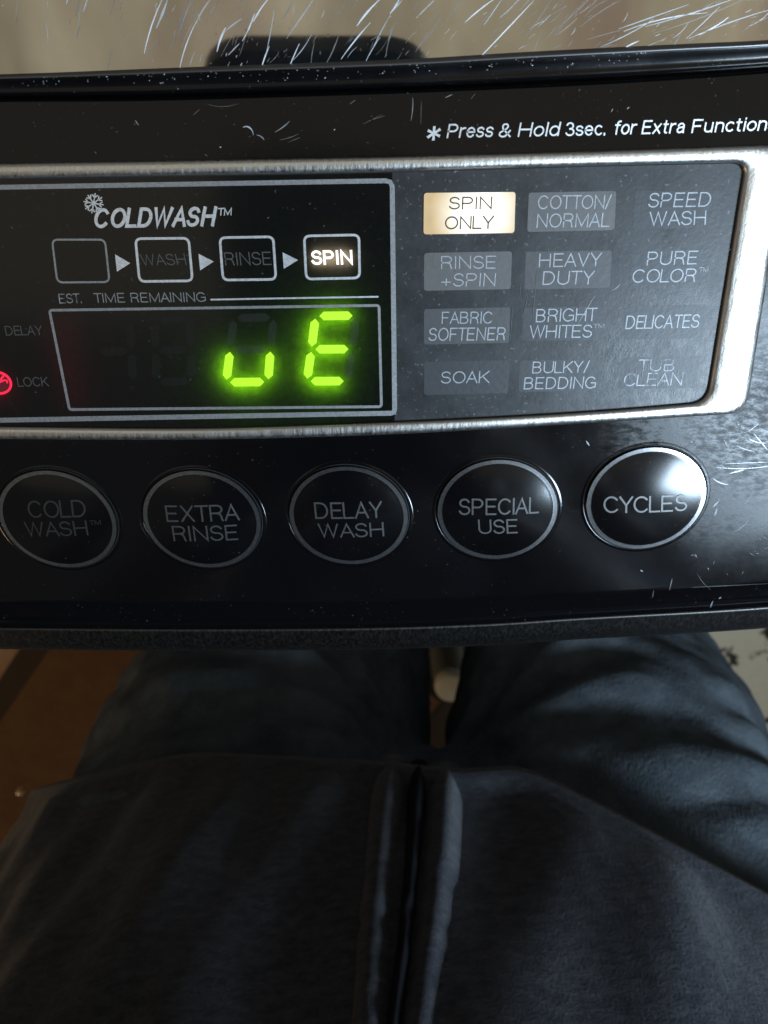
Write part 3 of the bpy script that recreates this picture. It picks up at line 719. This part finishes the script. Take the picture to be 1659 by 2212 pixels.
# panel marks
pm = []
for q, x0, y0, x1, y1, wd, b_, sh in ((q1, 1008, 528, 1062, 530, 9, -70, 0), (q1, 1065, 560, 1100, 572, 7, -30, 1), (q1, 1140, 548, 1205, 508, 5, 10, 1), (q1, 1160, 580, 1240, 562, 4, 10, 2), (q1, 1195, 590, 1245, 570, 3, 0, 2),
      (q1, 560, 498, 575, 520, 4, 0, 1), (q1, 800, 478, 830, 452, 3, 0, 2), (q1, 1450, 432, 1475, 414, 4, 0, 2), (q1, 1505, 515, 1585, 475, 3, 0, 2), (q1, 1385, 540, 1390, 536, 6, 0, 0), (q1, 912, 612, 917, 609, 7, 0, 0), (q1, 850, 640, 860, 648, 4, 0, 2), (q1, 392, 628, 400, 638, 4, 0, 2), (q1, 860, 432, 990, 452, 3, 20, 2),
      (q2, 178, 500, 192, 406, 4, 8, 1), (q2, 219, 515, 221, 418, 3, 0, 2), (q2, 320, 405, 350, 392, 4, 0, 1), (q2, 428, 410, 445, 388, 3, 0, 2), (q2, 1074, 452, 1084, 444, 7, 0, 1), (q2, 1008, 465, 1016, 450, 4, 0, 1), (q2, 5, 500, 70, 480, 3, 0, 2),
      (q6, 905, 70, 918, 90, 6, 0, 1), (q6, 1430, 225, 1490, 262, 5, 20, 1), (q6, 1445, 180, 1659, 190, 4, 8, 1), (q6, 1500, 205, 1560, 190, 4, 0, 0), (q6, 1480, 165, 1659, 158, 3, 0, 1), (q6, 1580, 60, 1640, 90, 5, 20, 1), (q6, 1530, 90, 1600, 120, 5, 10, 2), (q6, 1600, 40, 1659, 110, 4, 0, 1),
      (q6, 1438, 380, 1448, 350, 9, 0, 2), (q6, 1430, 345, 1455, 320, 8, 0, 2), (q6, 1130, 606, 1140, 612, 6, 0, 1), (q6, 1403, 466, 1410, 470, 6, 0, 1), (q6, 1250, 690, 1262, 640, 4, 0, 2), (q6, 1420, 760, 1430, 735, 6, 0, 1), (q6, 1455, 725, 1465, 718, 6, 0, 1), (q6, 1340, 678, 1659, 662, 3, 0, 2), (q6, 1180, 720, 1185, 690, 4, 0, 2)):
    a, b = q(x0, y0), q(x1, y1); dx, dy = b[0] - a[0], a[1] - b[1]
    pm.append((a[0], a[1], math.degrees(math.atan2(dy, dx)), math.hypot(dx, dy), wd / K * .8, b_, sh))
for i in range(50):
    u = rng.uniform(1480, 1659); v = rng.uniform(905, 1240)
    pm.append((u, v, rng.gauss(0, 35), min(rng.expovariate(1 / 14) + 3, 70), rng.uniform(.4, .9), rng.uniform(-25, 25), rng.choice((1, 2, 2, 2, 2))))
for i in range(36):
    u = rng.uniform(0, 1659); v = lerp(gap_v(u) + 8, ro_t(u) - 4, rng.random())
    pm.append((u, v, rng.uniform(0, 180), rng.uniform(1, 5), rng.uniform(.5, 1.4), 0, 2))
pm = [p for p in pm if not (1270 < p[0] < 1535 and 966 < p[1] < 1190)]
scratch_set('scuff_marks', pm, lambda u, v: pan(u, v, .03 if v < crease_v(u) else .03 - 1.0 * (v - crease_v(u)) / 60), M['scuff'], panel)
wmk = []
for q, x0, y0, x1, y1, wd, b_, sh in ((q4, 640, 750, 672, 635, 3, 8, 2), (q4, 680, 790, 700, 560, 4, 0, 2), (q4, 628, 680, 636, 590, 3, 0, 2), (q4, 870, 780, 940, 662, 4, 0, 1), (q4, 1010, 640, 1050, 620, 4, 20, 1),
      (q4, 1500, 472, 1508, 466, 5, 0, 0), (q4, 440, 440, 446, 415, 4, 0, 2), (q4, 590, 850, 600, 700, 3, 0, 2)):
    a, b = q(x0, y0), q(x1, y1); dx, dy = b[0] - a[0], a[1] - b[1]
    wmk.append((a[0], a[1], math.degrees(math.atan2(dy, dx)), math.hypot(dx, dy), wd / K * .7, b_, sh))
for i in range(16):                                    # vertical rubbed lines over TUB CLEAN
    u, v = q4(1085 + i * 13 + rng.uniform(-5, 5), rng.uniform(985, 1080)); wmk.append((u, v, 88 + rng.uniform(-8, 8), rng.uniform(8, 30), rng.uniform(.8, 1.6), 0, 2))
for i in range(120):
    u = rng.uniform(870, 1570); v = rng.uniform(372, 880)
    if u > 1600 - (v - 390) * .17: continue
    wmk.append((u, v, rng.uniform(0, 180), rng.uniform(1, 4), rng.uniform(.5, 1.1), 0, 2))
scratch_set('scuff_marks', wmk, lambda u, v: pan(u, v, dz + .09), M['scuff'], window)

# ------------------------------------------------------------------ person standing in front of the machine
per = empty('person', (.03, -.36, -.95)); per.location = (0, 0, 0)
tag(per, 'person in a dark grey zipped sweatshirt and blue jeans standing at the machine', 'person')
def knit():
    m = mat('dark_grey_knit', (.05, .05, .055), .95, 0, .15)
    a = noise(m, 160, 6, .75, stretch=(1, 1, 2.2)); b = noise(m, 900, 3, .6)
    plug(m, 'Base Color', mixc(m, ramp(m, a, [(.38, 0.), (.64, 1.)]), (.022, .025, .034), (.060, .063, .076)))
    bump(m, vmath(m, 'ADD', vmath(m, 'MULTIPLY', a, .7), vmath(m, 'MULTIPLY', b, .5)), .5, .0015)
    N, L = nodes(m); N['Principled BSDF'].inputs['Sheen Weight'].default_value = .25
    N['Principled BSDF'].inputs['Sheen Roughness'].default_value = .5
    return m
def denim():
    m = mat('blue_denim', (.04, .06, .085), .85, 0, .2)
    a = noise(m, 14, 5, .7); b = noise(m, 1200, 2, .5, stretch=(1, 1, .3)); c = noise(m, 70, 4, .7)
    plug(m, 'Base Color', mixc(m, ramp(m, vmath(m, 'ADD', vmath(m, 'MULTIPLY', a, .6), vmath(m, 'MULTIPLY', c, .4)), [(.38, 0.), (.66, 1.)]), (.050, .063, .075), (.138, .165, .184)))
    bump(m, vmath(m, 'ADD', vmath(m, 'MULTIPLY', c, .7), b), .45, .002); return m
M['knit'] = knit(); M['denim'] = denim()
M['zip'] = mat('black_zip_tape', (.016, .016, .019), .95, 0, .05)
M['glint'] = mat('fold_glint_metal', (.80, .62, .40), .3, 1.0)
# torso cross sections
XC, YC = .020, -.365
def tor(z):
    """half width, half depth, centre y at height z"""
    t = min(max((z + .3) / .8, 0), 1)
    a = .232 - .02 * t; b = .130 + .02 * math.exp(-((z + .02) / .16) ** 2); yc = YC + .05 * max(z, 0)
    return a, b, yc
EXP = 2.35
def tpt(th, z, off=0.):
    a, b, yc = tor(z); a += off; b += off
    c, s = math.sin(th), math.cos(th)      # th 0 is the front (+y)
    return Vector((XC + a * math.copysign(abs(c) ** (2 / EXP), c), yc + b * math.copysign(abs(s) ** (2 / EXP), s), z))
def inside(p):
    a, b, yc = tor(p.z); return abs((p.x - XC) / a) ** EXP + abs((p.y - yc) / b) ** EXP - 1
def thit(u, v):
    d = ray(u, v); o = Vector((0, 0, H)); t = .15
    while t < .8 and inside(o + d * t) > 0: t += .002
    return o + d * t
hem_px = spline([(-500, 2020), (-200, 1862), (0, 1762), (50, 1716), (130, 1688), (250, 1660), (400, 1628), (480, 1625), (560, 1630), (700, 1637), (820, 1643), (900, 1652),
                 (1000, 1660), (1060, 1656), (1100, 1653), (1160, 1668), (1250, 1714), (1400, 1792), (1659, 1932), (2000, 2125)])
NTH = 180
def hem_z(th):
    if abs(th) > 1.45: return None
    lo, hi = -.40, .10
    for _ in range(40):
        md = (lo + hi) / 2; u, v = proj(tpt(th, md))
        if v < hem_px(u): lo = md          # point is above the hem line in the picture = too low on the body
        else: hi = md
    return (lo + hi) / 2
ths = [-math.pi + 2 * math.pi * i / NTH for i in range(NTH)]
hz = [hem_z(t) for t in ths]
valid = [i for i, z in enumerate(hz) if z is not None]
zL, zR = hz[valid[0]], hz[valid[-1]]
for i in range(NTH):
    if hz[i] is None:
        k = (i - valid[-1]) % NTH; tot = (valid[0] - valid[-1]) % NTH
        hz[i] = lerp(zR, zL, k / tot) - .02 * math.sin(math.pi * k / tot)
def fold(th, z):
    """soft cloth waves"""
    x = th * 7; return .0022 * math.sin(x * 1.3 + z * 22) + .0016 * math.sin(x * 2.9 - z * 31 + 1.3) + .0012 * math.sin(x * 5.1 + z * 60)
rows = []
top = .40
for k, (t, inn_) in enumerate([(.03, -.012), (.008, -.006), (.0, -.001), (.004, .0015), (.012, .002), (.02, .001), (.035, .0)] + [(i / 60, 0) for i in range(3, 61)]):
    rows.append([tpt(th, lerp(hz[i], top, t), inn_ + (fold(th, lerp(hz[i], top, t)) if t > .03 else 0)) for i, th in enumerate(ths)])
# shoulders and collar close the top
for f, z in ((.93, .43), (.78, .46), (.5, .485), (.34, .50), (.30, .53)):
    c0 = Vector((XC, YC + .03, z)); rows.append([c0 + (Vector((p.x, p.y, z)) - c0) * f for p in rows[-1 if f == .93 else 65]] if False else [Vector((XC + (tpt(th, top).x - XC) * f, YC + .02 + (tpt(th, top).y - YC - .02) * max(f, .45), z)) for th in ths])
sw = grid('sweatshirt', rows, M['knit'], per, closed=True)
# zip placket: two rolled edges and the dark zip between
def ribbon(name, path, wid, high, mt, parent, seg_n=10, cap=True):
    """rounded raised band following the front of the sweatshirt; path of pixel centres, wid in px"""
    rows = []
    P = []
    for (u, v), w_ in zip(path, wid):
        p = thit(u, v); a = thit(u - w_ / 2, v); b = thit(u + w_ / 2, v); P.append((p, a, b))
    for i, (p, a, b) in enumerate(P):
        n = ((b - a).cross(P[min(i + 1, len(P) - 1)][0] - P[max(i - 1, 0)][0])).normalized()
        if n.y < 0: n = -n
        r = []; sc = 1 if not cap else (.25 if i == 0 else .75 if i == 1 else 1)
        for k in range(seg_n + 1):
            t = k / seg_n; h = math.sin(math.pi * t) ** (.6 if mt is M['zip'] else 1.05)
            r.append(lerp(a, b, .5 + (t - .5) * (1 if sc == 1 else .75 + .25 * sc)) + n * (h * high * sc - .002))
        rows.append(r)
    return grid(name, rows, mt, parent)
def path(c, n=26): f = spline([(v, u) for u, v in c]); v0, v1 = c[0][1], c[-1][1]; return [(f(lerp(v0, v1, i / n)), lerp(v0, v1, i / n)) for i in range(n + 1)]
lpth = path([(852, 1626), (838, 1700), (822, 1850), (808, 2020), (788, 2440)])
rpth = path([(962, 1644), (960, 1720), (953, 1850), (940, 1960), (925, 2080), (907, 2212), (870, 2440)])
zpth = path([(905, 1638), (902, 1700), (892, 1850), (876, 2020), (852, 2212), (830, 2440)])
ribbon('zip_placket', lpth, [lerp(80, 98, i / 26) for i in range(27)], .0060, M['knit'], sw)
ribbon('zip_placket', rpth, [lerp(78, 98, i / 26) for i in range(27)], .0060, M['knit'], sw)
ribbon('zip_tape', zpth, [lerp(44, 34, i / 26) for i in range(27)], .0060, M['zip'], sw)
# jeans: pelvis and two legs in one surface
def lathe_path(bm, pts, n=20):
    """tube with round ends through (x, y, z, rx, ry)"""
    rings = []
    P = [Vector(p[:3]) for p in pts]
    for i, p in enumerate(pts):
        d = (P[min(i + 1, len(P) - 1)] - P[max(i - 1, 0)]).normalized()
        x = Vector((1, 0, 0)); x = (x - d * x.dot(d)).normalized() if abs(d.x) < .95 else Vector((0, 1, 0)); y = d.cross(x)
        rings.append((P[i], x, y, d, p[3], p[4]))
    seq = []
    p, x, y, d, rx, ry = rings[0]
    for a in (80, 55, 28): seq.append((p - d * math.sin(R(a)) * min(rx, ry), x, y, rx * math.cos(R(a)), ry * math.cos(R(a))))
    for p, x, y, d, rx, ry in rings: seq.append((p, x, y, rx, ry))
    p, x, y, d, rx, ry = rings[-1]
    for a in (28, 55, 80): seq.append((p + d * math.sin(R(a)) * min(rx, ry), x, y, rx * math.cos(R(a)), ry * math.cos(R(a))))
    vs = [[bm.verts.new(p + x * rx * math.cos(2*math.pi*k/n) + y * ry * math.sin(2*math.pi*k/n)) for k in range(n)] for p, x, y, rx, ry in seq]
    for a, b in zip(vs, vs[1:]):
        for k in range(n): bm.faces.new((a[k], a[(k+1) % n], b[(k+1) % n], b[k]))
    bm.faces.new(vs[0][::-1]); bm.faces.new(vs[-1])
def fused(name, tubes, voxel, smooth_it, mt, parent):
    bm = bmesh.new()
    for t in tubes: lathe_path(bm, t)
    bmesh.ops.recalc_face_normals(bm, faces=bm.faces)
    me = bpy.data.meshes.new(name + '_source'); bm.to_mesh(me); bm.free()
    o = bpy.data.objects.new('source', me); COL.objects.link(o)
    r_ = o.modifiers.new('r', 'REMESH'); r_.mode = 'VOXEL'; r_.voxel_size = voxel
    s_ = o.modifiers.new('s', 'SMOOTH'); s_.iterations = smooth_it; s_.factor = .5
    bpy.context.view_layer.update()
    out = bpy.data.meshes.new_from_object(o.evaluated_get(bpy.context.evaluated_depsgraph_get()))
    bpy.data.objects.remove(o); bpy.data.meshes.remove(me)
    out.name = name; out.materials.clear()
    return link(name, out, mt, parent, True)
legR = [(.128, -.345, -.10, .100, .105), (.139, -.332, -.26, .100, .102), (.152, -.325, -.37, .088, .096), (.17, -.315, -.50, .082, .085), (.18, -.34, -.72, .074, .078), (.19, -.36, -.90, .072, .078)]
legL = [(-.080, -.345, -.10, .105, .105), (-.078, -.332, -.26, .106, .102), (-.030, -.325, -.37, .066, .096), (-.02, -.315, -.50, .066, .085), (-.03, -.34, -.72, .074, .078), (-.03, -.36, -.90, .072, .078)]
jeans = fused('jeans', [legR, legL, [(XC - .085, -.37, -.06, .13, .118), (XC + .095, -.37, -.06, .13, .118)], [(XC + .014, -.340, -.186, .05, .06), (XC, -.365, -.05, .16, .1)]], .005, 9, M['denim'], per)
nrm = [v.normal.copy() for v in jeans.data.vertices]
for v, n in zip(jeans.data.vertices, nrm):        # folds that pull across the thighs from the crotch
    p = v.co.copy()
    if p.z > -.45 and p.y > -.42:
        dx, dz_ = p.x - XC, p.z + .19
        rr = math.hypot(dx, dz_); an = math.atan2(dz_, abs(dx))
        f = .0028 * math.sin(an * 13 + rr * 20) * min(max(rr / .06, 0), 1) * math.exp(-max(rr - .14, 0) / .10)
        hip = math.exp(-((p.x - .215) / .05) ** 2 - ((p.z + .15) / .05) ** 2)
        f += .003 * hip * math.sin((p.z * .9 + p.x * .45) * 230)
        q_ = Vector((p.x * 16 + p.z * 10, p.y * 10, p.z * 46 - p.x * 14)); f += .0055 * (abs(mnoise.noise(q_)) - .2) + .0012 * mnoise.noise(q_ * 2.7)
        v.co = p + n * f
rv = bmesh.new(); bmesh.ops.create_uvsphere(rv, u_segments=16, v_segments=10, radius=1)
def ball(name, loc, sx, sy, sz, mt, parent):
    me = bpy.data.meshes.new(name); bm = bmesh.new(); bmesh.ops.create_uvsphere(bm, u_segments=18, v_segments=12, radius=1)
    for v in bm.verts: v.co = Vector((v.co.x * sx, v.co.y * sy, v.co.z * sz)) + Vector(loc)
    bm.to_mesh(me); bm.free(); return link(name, me, mt, parent, True)
rv.free()
p = thit(42, 1722)
ball('fold_glint', p + Vector((-.0, .004, -.004)), .0045, .004, .0055, M['glint'], sw)  # metal ball added to stand for a glint of light on the fold
# body (skin shows only at head and hands, out of the frame above the phone)
M['skin'] = mat('skin', (.50, .31, .22), .5); M['hair'] = mat('dark_hair', (.02, .015, .012), .6)
xr, up_, fw = Vector((1, 0, 0)), Vector((0, ct, -st)), Vector((0, -st, -ct))
cam0 = Vector((0, 0, H))
def ph(x, y, z): return cam0 + xr * x + up_ * y - fw * z     # phone frame: right, up, behind the lens
def tube(*pts): return [(*p, r_, r_) for p, r_ in pts]
hR = ph(.040, -.115, .02); hL = ph(-.075, -.13, .02)
tubes = [[(XC, -.36, -.05, .10, .08), (XC, -.355, .15, .12, .085), (XC, -.34, .40, .13, .07)],
         tube((Vector((XC, -.335, .44)), .052), (Vector((XC, -.30, .56)), .050)),
         [(XC, -.285, .60, .066, .078), (XC, -.275, .66, .076, .095), (XC, -.285, .72, .068, .085)],
         tube((Vector((XC, -.175, .655)), .012), (Vector((XC, -.170, .64)), .014)),
         [tuple(x) for x in [(.128, -.345, -.10, .07, .07), (.158, -.325, -.37, .065, .065), (.19, -.36, -.90, .045, .045)]],
         [tuple(x) for x in [(-.08, -.345, -.10, .07, .07), (-.056, -.325, -.37, .065, .065), (-.03, -.36, -.90, .045, .045)]]]
for sx, hand in ((1, hR), (-1, hL)):
    sh = Vector((XC + sx * .19, -.34, .42)); el = Vector((XC + sx * .37, -.42, .04)); wr = hand + Vector((sx * .035, -.075, .015))
    tubes.append(tube((Vector((XC, -.34, .42)), .055), (sh, .052), (lerp(sh, el, .5), .043), (el, .036)))
    tubes.append(tube((el, .036), (lerp(el, wr, .4), .034), (wr, .024)))
    pc = hand + Vector((sx * .012, -.02, .01))
    tubes.append(tube((wr, .023), (lerp(wr, pc, .6), .026), (pc, .022)))
    for k in range(4):
        b0 = pc + up_ * (.018 * (1.5 - k) + .01) + Vector((0, 0, .0))
        b1 = b0 + xr * (-sx * .012) + fw * .018 + up_ * .014; b2 = b1 + xr * (-sx * .022) + fw * (.006) + up_ * .004
        tubes.append(tube((b0, .0095), (b1, .0085), (b2, .0075)))
    t0 = pc - fw * .008; tubes.append(tube((t0, .011), (t0 - fw * .012 + up_ * .02, .0095), (t0 - fw * .014 + up_ * .04 - xr * sx * .012, .0085)))
body = fused('body', tubes, .005, 3, M['skin'], per)
ball('hair', (XC, -.305, .70), .084, .098, .075, M['hair'], per)
for sx in (1, -1):
    sh = Vector((XC + sx * .17, -.34, .43)); el = Vector((XC + sx * .37, -.42, .04)); wr = (hR if sx > 0 else hL) + Vector((sx * .05, -.10, .015))
    bm = bmesh.new(); lathe_path(bm, tube((sh, .075), (lerp(sh, el, .5), .062), (el, .055), (lerp(el, wr, .5), .045), (wr, .034)), 24)
    me = bpy.data.meshes.new('sleeve'); bm.to_mesh(me); bm.free(); link('sleeve', me, M['knit'], sw, True)

# ------------------------------------------------------------------ phone that takes the picture (seen mirrored in the lid)
phn = empty('smartphone', (0, 0, 0))
tag(phn, 'dark smartphone held over the panel, mirrored in the lid', 'phone')
M['phone'] = mat('dark_phone_case', (.085, .10, .13), .5); M['lens'] = mat('lens_glass', (.01, .01, .012), .08)
bm = bmesh.new()
sh_ = rquad([(-.063, .0125), (.017, .0125), (.017, -.147), (-.063, -.147)], .018, 8)
n = len(sh_); z0, z1 = .003, .013
vs = [[bm.verts.new(ph(x, y, z)) for x, y in sh_] for z in (z0, z1)]
for k in range(n): bm.faces.new((vs[0][k], vs[0][(k+1) % n], vs[1][(k+1) % n], vs[1][k]))
bm.faces.new(vs[0][::-1]); bm.faces.new(vs[1]); bmesh.ops.recalc_face_normals(bm, faces=bm.faces)
me = bpy.data.meshes.new('phone_case'); bm.to_mesh(me); bm.free(); link('phone_case', me, M['phone'], phn)
for (lx, ly) in ((-.022, .0), (-.011, -.019)):
    bm = bmesh.new(); lathe_path(bm, [(*ph(lx, ly, .0032), .006, .006), (*ph(lx, ly, .0015), .006, .006)], 20)
    me = bpy.data.meshes.new('camera_lens'); bm.to_mesh(me); bm.free(); link('camera_lens', me, M['lens'], phn, True)

# ------------------------------------------------------------------ floor and what lies on it
FZ = -.95
def wood():
    m = mat('floor_wood', (.30, .18, .09), .5); n = noise(m, 9, 6, .65, stretch=(6, .6, 1))
    plug(m, 'Base Color', mixc(m, n, (.22, .125, .06), (.38, .24, .13))); return m
M['wood'] = wood()
tag(mesh('floor', [(-4, -4, FZ - .012), (4, -4, FZ - .012), (4, 4, FZ - .012), (-4, 4, FZ - .012)], [(0, 1, 2, 3)], mat('floor_joint_and_shade', (.03, .02, .012), .8)), kind='structure')
flo = bpy.data.objects['floor']
bw = .12
b0 = None
for i in range(14):
    for j in range(2):
        x0 = -1.3 + i * bw; y0 = -1.7 + j * 1.2 - (.5 if i % 2 else 0)
        if x0 > -.26: continue  # boards left out here, the dark base colour stands for floor in shadow
        if b0 is None:
            V, Fc = box(.001, bw - .001, .001, 1.199, -.012, 0); b0 = mesh('floor_board', V, Fc, M['wood'], flo)
            o = b0
        else:
            o = b0.copy(); COL.objects.link(o)
        o.parent = flo; o.location = (x0, y0, FZ)
def brown_rug():
    m = mat('rust_brown_pile', (.16, .07, .022), .95); n = noise(m, 22, 6, .75)
    plug(m, 'Base Color', mixc(m, n, (.062, .029, .011), (.17, .084, .031))); bump(m, noise(m, 300, 3), .6, .004); return m
def fl(u, v, z=FZ): d = ray(u, v); t = (z - H) / d.z; return Vector((d.x * t, d.y * t, z))
rug = empty('rug', (0, 0, 0)); tag(rug, 'rust brown rug with a dark border lying left of the legs', 'rug')
e0, e1 = fl(38, 1410), fl(-40, 1528); dr = (e1 - e0).normalized(); pn = Vector((-dr.y, dr.x, 0))
if pn.dot(fl(400, 1600) - e0) < 0: pn = -pn
def slab(name, a, b, c, d, z0, z1, mt, parent):
    V = [Vector((p.x, p.y, z)) for z in (z1, z0) for p in (a, b, c, d)]
    o = mesh(name, V, [(0, 1, 2, 3), (7, 6, 5, 4)] + [(i, i + 4, (i + 1) % 4 + 4, (i + 1) % 4) for i in range(4)], mt, parent); fix_normals(o); return o
A, B = e0 - dr * .35, e1 + dr * .5
slab('rug_pile', A + pn * .038, B + pn * .038, B + pn * .62, A + pn * .62, FZ + .001, FZ + .012, brown_rug(), rug)
slab('rug_border', A, B, B + pn * .038, A + pn * .038, FZ + .001, FZ + .014, mat('dark_brown_binding', (.035, .022, .012), .9), rug)
def cream_mat():
    m = mat('cream_blotched_cloth', (.5, .48, .36), .95)
    n = ramp(m, noise(m, 22, 3, .5), [(.57, 0.), (.62, 1.)]); k = noise(m, 60, 5, .7)
    plug(m, 'Base Color', mixc(m, n, mixc(m, k, (.72, .71, .56), (.92, .90, .74)), (.05, .045, .035)))
    bump(m, k, .5, .01); return m
cmat = tag(grid('floor_mat', [[Vector((.24 + .05 * i, -1.3 + .06 * j, FZ + .004 + .006 * math.sin(i * 1.7) * math.sin(j * 2.1) + .006)) for i in range(14)] for j in range(22)], cream_mat()),
           'cream floor mat with dark blotches lying right of the legs', 'mat')
# bottle standing behind the legs
bt = empty('bottle', (0, 0, 0)); tag(bt, 'pale cream topped bottle on the floor seen between the legs', 'bottle')
M['cream'] = mat('cream_plastic', (.55, .53, .42), .5); M['olive'] = mat('olive_grey_plastic', (.12, .125, .11), .6)
bz = -.62; bc = fl(976, 1488, bz)
def lathe(name, c, prof, mt, parent, n=28):
    rows = [[c + Vector((r_ * math.cos(2*math.pi*k/n), r_ * math.sin(2*math.pi*k/n), z)) for k in range(n)] for r_, z in prof]
    o = grid(name, rows, mt, parent, closed=True); fix_normals(o); return o
lathe('bottle_body', bc, [(.0001, FZ - bz + .001), (.019, FZ - bz + .001), (.0205, FZ - bz + .006), (.0205, -.03), (.019, -.018), (.018, -.014)], M['olive'], bt)
lathe('bottle_cap', bc, [(.018, -.016), (.020, -.014), (.0205, -.006), (.019, -.001), (.015, .001), (.0001, .0015)], M['cream'], bt)
